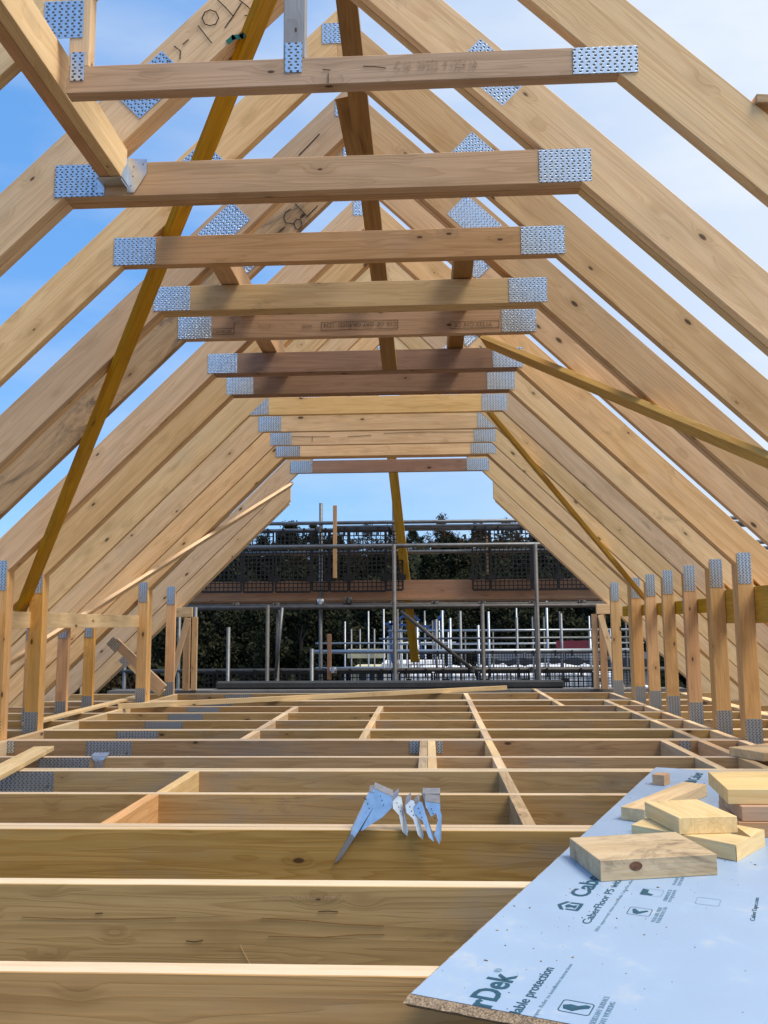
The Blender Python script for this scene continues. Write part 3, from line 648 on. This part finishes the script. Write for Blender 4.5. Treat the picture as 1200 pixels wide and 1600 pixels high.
for i in range(3):
    dx = -.006 * i; dz = -.004 * i
    p_ = [(-.199 + dx, .142 + dz), (-.131 + dx, .121 + dz), (-.134 + dx, .086 + dz), (-.150 + dx, .070 + dz), (-.168 + dx, .052 + dz), (-.205 + dx, .028 + dz), (-.240 + dx, .002 + dz), (-.252, .004), (-.302, -.098), (-.309, -.098), (-.262, .004), (-.212 + dx, .105)]
    if i: p_ = [(-.205 + dx, .128), (-.19 + dx, .128), (-.196 + dx, .08), (-.262 - .004 * i, -.02), (-.314 - .009 * i, -.10 - .004 * i), (-.321 - .009 * i, -.10 - .004 * i), (-.272 - .004 * i, -.01)]
    flat_hanger(p_, 3.208 - .009 * (1 - i) , .0025, f'{HG[i]} steel hanger of the left bundle leaning on the third joist, long tapered leg', .05, -.5 + .2 * i)
    tb = None
for i, (x, z, r_) in enumerate(((-.112, .103, 0), (-.066, .092, 5), (-.036, .088, 9), (.002, .098, -5))):
    base = [(-.020, -.004), (.000, .012), (.010, .008), (.014, -.012), (.016, -.030), (.034, -.104), (.030, -.122), (.014, -.104), (.002, -.050), (-.018, -.028)]
    if i == 3: base = [(-.018, 0), (.034, .002), (.036, -.02), (.042, -.035), (.046, -.11), (.040, -.128), (.020, -.10), (.030, -.05), (.022, -.03), (.006, -.045), (-.012, -.02)]
    a_ = math.radians(r_); pp = [(x + px * math.cos(a_) - pz * math.sin(a_), z + px * math.sin(a_) + pz * math.cos(a_)) for px, pz in base]
    flat_hanger(pp, 3.215 - .012 * i, .0025, ['leftmost', 'second', 'third', 'rightmost'][i] + ' steel hanger of the right bundle resting on the third joist', .06, (.5, .25, -.2, -.5)[i])
flat_hanger([(-.03, .004), (.045, .004), (.04, -.012), (.022, -.04), (.002, -.05), (-.02, -.03)], 3.888, .0025, 'small steel hanger lug on the fourth joist behind the right bundle')
hm = bmesh.new()
o = flat_hanger([(CX - 1.445 - .045, .006), (CX - 1.445 + .045, .006), (CX - 1.445 + .03, -.012), (CX - 1.445 + .022, -.14), (CX - 1.445 - .015, -.14), (CX - 1.445 - .022, -.02)], 4.966, .003, 'single steel hanger hooked over the sixth joist at left', .05)

# ---------------------------------------------------------------- building below
def wallbox(x0, x1, y0, y1, z0, z1, label):
    o = box('lower_storey_wall', ((x0 + x1) / 2, (y0 + y1) / 2, (z0 + z1) / 2), (x1 - x0, y1 - y0, z1 - z0), BLOCKW, None, bevel=0); return tag(o, label, 'wall')
wallbox(CX - 3.3, CX - 3.2, -2, 10.15, -5.5, -JH - .002, 'grey block wall under the left ends of the joists')
wallbox(CX + 3.2, CX + 3.3, -2, 10.15, -5.5, -JH - .002, 'grey block wall under the right ends of the joists')
wallbox(CX - 3.3, CX + 3.3, 10.16, 10.45, -5.5, -.003, 'grey block gable wall under the dark beam at the far end')
o = box('storey_floor', (CX, 4, -2.8), (6.38, 12.3, .12), EARTH, None, bevel=0); o['kind'] = 'structure'

# ---------------------------------------------------------------- scaffold beyond the gable
YA, YR = 10.7, 11.3
sc = empty('gable_scaffold', (-.4, 11.3, 0), 'tube scaffold lift standing just beyond the far gable with guard rails and toe board', 'scaffold')
def st(name, p0, p1, mat=TUBE, r=.024):
    q0 = Vector(p0) - sc.location; q1 = Vector(p1) - sc.location; return tube(name, q0, q1, r, mat, sc, 12)
for z, m, y in ((2.056, TUBE, YR + .06), (1.956, TUBE, YR), (1.666, TUBE, YR + .06)): st('guard_rail', (-5, y, z), (5, y, z), m)
st('guard_rail', (-5, YA, 1.686), (5, YA, 1.686), TUBE, .026)
st('guard_rail', (-1.18, YR - .04, 1.99), (5, YR - .04, 1.99), TUBE, .02)
for z, y, m in ((.985, YR, TUBED), (.162, YR, TUBED), (.95, YA + .2, TUBED)): st('ledger', (-5, y, z), (5, y, z), m, .026)
for x, y, z0, z1, m in ((-1.375, YR + .07, -5.4, 2.32, TUBE), (-.418, YR + .07, -5.4, 2.36, TUBED), (-.395, YA - .05, -5.4, 1.70, TUBED), (1.312, YA - .05, -5.4, 1.69, TUBED), (1.30, YA - .045, -5.4, .98, TUBED), (.672, YA + .15, -5.4, .98, TUBED),
                        (-2.421, YA, -5.4, .715, TUBE), (-2.83, YA, -5.4, .96, TUBE), (-1.942, YA, -5.4, .98, TUBED), (-1.86, YA + .25, -5.4, .98, TUBED),
                        (-1.40, YA, -5.4, .45, TUBE), (-3.9, YR, -5.4, 2.2, TUBE), (3.4, YR, -5.4, 2.2, TUBE), (-3.2, YR, -5.4, 2.3, TUBE), (2.55, YR, -5.4, 2.3, TUBE)):
    st('standard', (x, y, z0), (x, y, z1), m)
st('diagonal_brace', (-1.86, YA + .1, .10), (-1.78, YA + .1, .95), TUBE, .02)
st('diagonal_brace', (-.33, YA + .2, .90), (.52, YA + .2, .20), TUBED, .024)
for x, z0, z1, y in ((-1.178, 1.33, 2.27, YR - .05), (-1.25, .05, .62, YR - .05), (.80, 1.28, 1.86, YR + .12)):
    board('timber_post', Vector((x, y, z0)) - sc.location, Vector((x, y, z1)) - sc.location, .05, .045, (0, 1, 0), TOEB if z1 < 1 else BROWN, sc)
board('toe_board', Vector((-5, YR + .08, 1.19)) - sc.location, Vector((5, YR + .08, 1.19)) - sc.location, .038, .225, (0, 0, 1), TOEB, sc)
for k in range(3):
    board('platform_board', Vector((-5, YR + .33 + k * .235, 1.06)) - sc.location, Vector((5, YR + .33 + k * .235, 1.06)) - sc.location, .225, .038, (0, 0, 1), TOEB, sc)
board('platform_board', Vector((-5, YR + .075, 1.065)) - sc.location, Vector((5, YR + .075, 1.065)) - sc.location, .13, .038, (0, 0, 1), TOEB, sc)
def coupler(x, y, z, mat=TUBED):
    bm = bmesh.new(); tube_bm(bm, (x - .04, y - .03, z), (x + .04, y - .03, z), .038, 10); tube_bm(bm, (x, y - .05, z - .035), (x, y - .05, z + .035), .030, 8)
    tube_bm(bm, (x + .035, y - .075, z), (x + .035, y - .03, z), .012, 6)
    bmesh.ops.translate(bm, verts=bm.verts, vec=-sc.location); link('coupler', finish(bm, 'coupler', mat), sc)
for x, z, m in ((-1.36, 1.03, GALV), (-1.0, 1.05, TUBED), (-.42, .985, TUBED), (.10, .99, TUBED), (.70, .985, TUBED), (1.33, .98, TUBED), (1.95, .99, TUBED), (-2.45, .99, TUBED), (-1.93, .985, TUBED), (-1.20, .17, GALV), (-.42, .16, TUBED), (.56, .17, TUBED), (1.30, .16, TUBED), (-1.375, 1.96, TUBED), (-.42, 1.96, TUBED)):
    coupler(x, YR - .02, z, m)
# brick guards: black plastic mesh panels hooked on the rail
def guard(x0, x1, z0, z1, y, label, cell=.056, bar=.0125, grp='black mesh brick guards on the scaffold', blocks=True):
    bm = bmesh.new()
    def bx(a0, a1, b0, b1, t=.006):
        M = Matrix.Translation(((a0 + a1) / 2, 0, (b0 + b1) / 2)) @ Matrix.Diagonal((a1 - a0, t, b1 - b0, 1)); bmesh.ops.create_cube(bm, size=1, matrix=M)
    w_, h_ = x1 - x0, z1 - z0; nx = max(2, round(w_ / cell)); nz_ = max(2, round(h_ / cell))
    for i in range(nx + 1):
        b_ = bar * (1.9 if i in (0, nx) else 1); c = w_ * i / nx; bx(c - b_ / 2, c + b_ / 2, 0, h_)
    for i in range(nz_ + 1):
        b_ = bar * (2.2 if i in (0, nz_) else 1); c = h_ * i / nz_; bx(0, w_, c - b_ / 2, c + b_ / 2, .0045)
    if blocks:
        for c in (.0, w_ * .98): bx(c - .045, c + .045, .125, .20, .012)
        for c in (w_ * .2, w_ * .8): bx(c - .012, c + .012, h_ - .05, h_ + .05, .03)
    o = link('brick_guard', finish(bm, 'brick_guard', MESH), None, (x0, y, z0), (0, 0, random.uniform(-.006, .006))); return tag(o, label, 'mesh guard', grp)
PX = [(-3.6, -2.92), (-2.90, -2.39), (-2.36, -1.98), (-1.94, -1.49), (-1.47, -1.26), (-1.24, -1.01), (-.99, -.53), (-.52, -.31), (.585, .80), (.815, 1.32), (1.345, 1.655), (1.67, 2.10), (2.13, 2.7)]
for i, (a_, b_) in enumerate(PX):
    side = 'left' if i < 8 else 'right'
    k = i + 1 if i < 8 else i - 7
    guard(a_, b_, 1.165 + random.uniform(-.008, .008), 1.93, YR - .045 - .006 * (i % 2), f'black mesh brick guard on the upper scaffold rail' if False else f'upper black mesh guard, {ORD[k-1] if k > 1 else "first"} from left in the {side} hand run')
for i, (a_, b_) in enumerate(((-2.85, -2.05), (-2.02, -1.30), (-1.12, -.46), (-.36, .05), (.08, .62), (.65, 1.26), (1.35, 2.05))):
    guard(a_, b_, -.45, .13, YR - .04, f'lower black mesh guard, {ORD[i] if i else "first"} from left above the dark beam')

# lower neighbouring scaffold with a bright rail (about 16 m away)
s2 = empty('neighbour_scaffold', (1.2, 16, 0), 'bright galvanised scaffold on the next plot seen under the platform', 'scaffold')
def st2(name, p0, p1, mat=TUBEL, r=.024): return tube(name, Vector(p0) - s2.location, Vector(p1) - s2.location, r, mat, s2, 8)
st2('guard_rail', (-2.1, 16, .26), (3.75, 16, .26), TUBEL, .036); st2('guard_rail', (-.9, 16.4, .48), (3.75, 16.4, .48), TUBE, .02); st2('guard_rail', (-.9, 20, .60), (4.6, 20, .60), TUBEL, .026)
for i, (px, zt, zb) in enumerate(((.16, .83, -2), (.28, 1.0, -2), (.44, .86, -2), (.60, .98, -2), (.95, .72, -2), (1.18, .98, -2), (1.62, .86, -2), (2.02, .90, -2), (2.30, 1.22, -2), (2.42, .92, -2), (3.02, .60, -2), (3.50, .62, -2), (3.70, .95, -2), (3.76, .84, -2), (-.20, .80, -2))):
    st2('standard', (px, 16.2 + (i % 3) * .5, zb), (px, 16.2 + (i % 3) * .5, zt), TUBEL if i % 3 else TUBE)
for i, (a_, b_) in enumerate(((-.35, .3), (.33, .98), (1.02, 1.70), (1.74, 2.40), (2.44, 3.05), (3.08, 3.60))):
    guard(a_, b_, -.42, .22, 15.95, f'mesh guard under the bright rail of the next plot, {ORD[i] if i else "first"} from left', .05, .009, 'mesh guards on the neighbouring scaffold')

# far building site
fs = empty('part_built_house', (-2.0, 36, -5.5), 'part built house with cream insulated walls wrapped in scaffold beyond the gable', 'house')
def rel(o, p): o.location = Vector(o.location) - Vector(p)
def fbox(nm, x0, x1, y0, y1, z0, z1, mat):
    return box(nm, ((x0 + x1) / 2 + 2, (y0 + y1) / 2 - 36, (z0 + z1) / 2 + 5.5), (x1 - x0, y1 - y0, z1 - z0), mat, fs, bevel=0)
fbox('wall', -3.05, -1.9, 35.5, 39, -5.5, -.95, CREAM); fbox('wall', -1.88, .7, 36, 40, -5.5, -.80, WHITE)
for i in range(3): fbox('window_opening', -2.75 + i * .36, -2.48 + i * .36, 35.46, 35.5, -1.9, -1.15, ROOFD)
fbox('parapet', -3.2, -1.7, 35.3, 35.7, -.55, -.2, CREAM)
fbox('roof_edge', -3.3, 1.0, 35.2, 35.4, -.98, -.88, TUBEL)
for i in range(14):
    x = -3.3 + i * .32 + random.uniform(-.1, .1); zt = random.choice((.3, .9, 1.3, .1, .6))
    tube('scaffold_standard', (x + 2, -1.2 + (i % 3) * .4, 0), (x + 2, -1.2 + (i % 3) * .4, zt + 5.5), .035, TUBEL if i % 3 == 0 else TUBE, fs, 6)
for z in (.05, -.9): tube('scaffold_ledger', (-2.4, -1.3, z + 5.5), (3.1, -1.3, z + 5.5), .035, TUBEL, fs, 6)
# blue sheeted frame
bf = empty('blue_hoist', (-.9, 34, -5.5), 'blue framed hoist with white struts standing over the far house', 'hoist')
for p0, p1 in (((-.75, 0, 6.3), (1.35, 0, 6.15)), ((-.6, 0, 6.2), (.2, 0, 6.75)), ((.2, 0, 6.75), (.6, 0, 6.4)), ((.9, 0, 6.0), (1.55, 0, 6.75)), ((.3, 0, 6.6), (.75, 0, 5.0)), ((-.55, 0, 6.2), (-.45, 0, 4.8))):
    board('boom', p0, p1, .09, .11, (0, 1, 0), BLUE, bf)
for x in (-.55, -.1, .35, .8, 1.2): tube('strut', (x, .1, 0), (x, .1, 6.4), .045, TUBEL, bf, 6)
# white roofs / stacks
for i, (x0, x1, y0, z0, z1, m, lab) in enumerate(((-.6, 1.6, 30, -1.35, -.95, WHITE, 'white sheeted stack left of centre on the far site'), (1.8, 6.6, 31, -1.55, -.98, WHITE, 'long white sheeted roof deck on the far site'), (2.2, 8.6, 34, -1.0, -.55, ROOFD, 'dark roof deck above the white sheeting on the far site'), (-1.8, 7.4, 27, -1.75, -1.5, WHITE, 'low white sheeted strip nearest the scaffold on the far site'))):
    g = empty('sheeted_deck', ((x0 + x1) / 2, y0, -5.5), lab, 'roof deck')
    bm = bmesh.new(); k = 24
    top = [bm.verts.new((x0 + (x1 - x0) * j / k - (x0 + x1) / 2, 0, z1 + 5.5 + random.uniform(-.09, .04))) for j in range(k + 1)]; topb = [bm.verts.new((v.co.x, 2.5, v.co.z + .25)) for v in top]
    bot = [bm.verts.new((v.co.x, 0, z0 + 5.5)) for v in top]
    for j in range(k): bm.faces.new((bot[j], bot[j + 1], top[j + 1], top[j])); bm.faces.new((top[j], top[j + 1], topb[j + 1], topb[j]))
    link('sheeting', finish(bm, 'sheeting', m), g)
    box('base', (0, 1.3, (z0 + 5.5) / 2), (x1 - x0 - .05, 2.4, z0 + 5.5), BLOCKW, g, bevel=0)
fr = empty('far_scaffold', (3, 30, -5.5), 'long run of far scaffold standards rising in front of the dark trees', 'scaffold')
for i in range(17):
    x = -1.6 + i * .58 + random.uniform(-.12, .12); zt = random.choice((.1, .5, .9, 1.4, .3, .7)) + (.3 if x > 3.5 else 0)
    tube('standard', (x - 3 + .0, (i % 4) * .8, 0), (x - 3, (i % 4) * .8, zt + 5.5), .032, TUBEL if i % 4 == 0 else TUBED, fr, 6)
for z in (.10,): tube('ledger', (-4.5, 0, z + 5.5), (4.2, 0, z + 5.5), .03, TUBEL, fr, 6)
o = box('site_banner', (4.53, 28, .02), (1.05, .03, .40), RED, None, bevel=0); tag(o, 'dark red banner tied to the far scaffold at right', 'banner')

# ---------------------------------------------------------------- ground, hill, trees
def terrain(name, x0, x1, y0, y1, nx, ny, fz, mat):
    bm = bmesh.new(); g_ = [[bm.verts.new((x0 + (x1 - x0) * i / nx, y0 + (y1 - y0) * j / ny, fz(x0 + (x1 - x0) * i / nx, y0 + (y1 - y0) * j / ny))) for i in range(nx + 1)] for j in range(ny + 1)]
    for j in range(ny):
        for i in range(nx): bm.faces.new((g_[j][i], g_[j][i + 1], g_[j + 1][i + 1], g_[j + 1][i]))
    o = link(name, finish(bm, name, mat, 0, True)); o['kind'] = 'structure'; return o
def hz(x, y):
    if y < 52: return -5.5
    t_ = min(1, (y - 52) / 70); t_ = t_ * t_ * (3 - 2 * t_)
    return -5.5 + 14.3 * t_ + 1.2 * math.sin(x * .05 + 1) * t_ + .8 * math.sin(x * .13) * t_
terrain('ground', -1500, 1500, -1500, 1500, 6, 6, lambda x, y: -5.56, EARTH)
terrain('hill', -120, 120, 50, 190, 48, 36, hz, GRASS)
def crown_mesh(seed, r, h, nclump, per, leaf, mat, name='crown'):
    rnd = random.Random(seed); vs, fs_ = [], []
    for _ in range(nclump):
        a_ = rnd.uniform(0, 6.283); zc = rnd.uniform(.0, 1); rr = r * math.sqrt(rnd.random()) * (math.sin(min(1, zc * 1.15 + .12) * math.pi) ** .6 * .95 + .1)
        cx_, cy_, cz_ = rr * math.cos(a_), rr * math.sin(a_), zc * h; cr = rnd.uniform(.25, .6) * r * .5
        for _ in range(per):
            d_ = Vector((rnd.gauss(0, 1), rnd.gauss(0, 1), rnd.gauss(0, .8))); d_ = d_.normalized() * cr * rnd.uniform(.5, 1.15)
            p = Vector((cx_, cy_, cz_)) + d_; n1 = Vector((rnd.gauss(0, 1), rnd.gauss(0, 1), rnd.gauss(0, 1))).normalized(); n2 = n1.cross(Vector((rnd.gauss(0, 1), rnd.gauss(0, 1), rnd.gauss(0, 1)))).normalized()
            s_ = leaf * rnd.uniform(.6, 1.4); i = len(vs)
            vs += [p - n1 * s_, p + n2 * s_ * .6, p + n1 * s_, p - n2 * s_ * .6]; fs_.append((i, i + 1, i + 2, i + 3))
    me = bpy.data.meshes.new(name); me.from_pydata([tuple(v) for v in vs], [], fs_); me.materials.append(mat); return me
def limb_mesh(seed, h, bare=False):
    rnd = random.Random(seed); bm = bmesh.new()
    def grow(p, d_, L2, r_, lev):
        q_ = p + d_ * L2; tube_bm(bm, p, q_, r_, 6, r_ * .6, False)
        if lev <= 0: return
        for _ in range(4 if bare else 3):
            nd = (d_ + Vector((rnd.gauss(0, .5), rnd.gauss(0, .5), rnd.uniform(-.05, .35)))).normalized()
            grow(p + d_ * L2 * rnd.uniform(.6, 1), nd, L2 * rnd.uniform(.55, .75), r_ * .55, lev - 1)
    grow(Vector((0, 0, -.5)), Vector((rnd.gauss(0, .05), rnd.gauss(0, .05), 1)).normalized(), h * .38, h * .022, 4 if bare else 2)
    return finish(bm, 'trunk', BARK, 0, True)
CM = [crown_mesh(s, 3.0, 6.5, 90, 110, .14, LEAF) for s in range(4)]; CO = [crown_mesh(s + 9, 2.8, 5.5, 55, 80, .11, LEAFO) for s in range(2)]
TM = [limb_mesh(s, 9) for s in range(3)]; BM_ = [limb_mesh(s + 5, 9, True) for s in range(2)]
random.seed(21); ti = 0
desc = ['broad', 'tall', 'leaning', 'rounded', 'ragged', 'dense']
rows = [(58, 15, 'lowest row at the hill foot'), (70, 16, 'second row up the hillside'), (84, 17, 'third row up the hillside'), (99, 18, 'fourth row up the hillside'), (114, 19, 'skyline row on the hilltop')]
for ri, (y0, cnt, rn) in enumerate(rows):
    span = y0 * .36
    for i in range(cnt):
        x = -y0 * .05 - span + 2 * span * (i + .5) / cnt + random.uniform(-1, 1); y = y0 + random.uniform(-4, 4); z = hz(x, y)
        pos = f'{ORD[i] if i else "first"} from left'
        bare = ri == 4 and i in (9, 13); aut = (ri >= 3 and random.random() < .4) or random.random() < .12
        kind = 'bare twiggy tree' if bare else ('rust brown autumn tree' if aut else 'dark green leafy tree')
        t_ = empty('woodland_tree', (x, y, z - .2), f'{kind}, {pos} in the {rn}', 'tree', 'trees on the wooded hillside')
        s_ = random.uniform(.75, 1.15) if not ri == 4 else random.uniform(.45, .75); t_.scale = (s_, s_, s_ * random.uniform(.85, 1.15)); t_.rotation_euler.z = random.uniform(0, 6.28)
        link('trunk', random.choice(BM_ if bare else TM), t_)
        if not bare: link('crown', random.choice(CO if aut else CM), t_, (0, 0, 1.6))
# undergrowth between the trees
um = crown_mesh(77, 1.0, .8, 1, 10, .2, LEAF, 'undergrowth')
vs, fs_ = [], []; rnd = random.Random(5)
for _ in range(26000):
    y = rnd.uniform(53, 118); x = -y * .05 + rnd.uniform(-1, 1) * y * .4; z = hz(x, y) + abs(rnd.gauss(0, 1.1)); n1 = Vector((rnd.gauss(0, 1), rnd.gauss(0, 1), rnd.gauss(0, 1))).normalized(); n2 = n1.orthogonal().normalized(); s_ = rnd.uniform(.25, .6); p = Vector((x, y, z)); i = len(vs)
    vs += [tuple(p - n1 * s_), tuple(p + n2 * s_ * .6), tuple(p + n1 * s_), tuple(p - n2 * s_ * .6)]; fs_.append((i, i + 1, i + 2, i + 3))
me = bpy.data.meshes.new('undergrowth'); me.from_pydata(vs, [], fs_); me.materials.append(LEAF); o = link('undergrowth', me); o['kind'] = 'stuff'; o['label'] = 'dark undergrowth covering the hillside between the trees'; o['category'] = 'undergrowth'
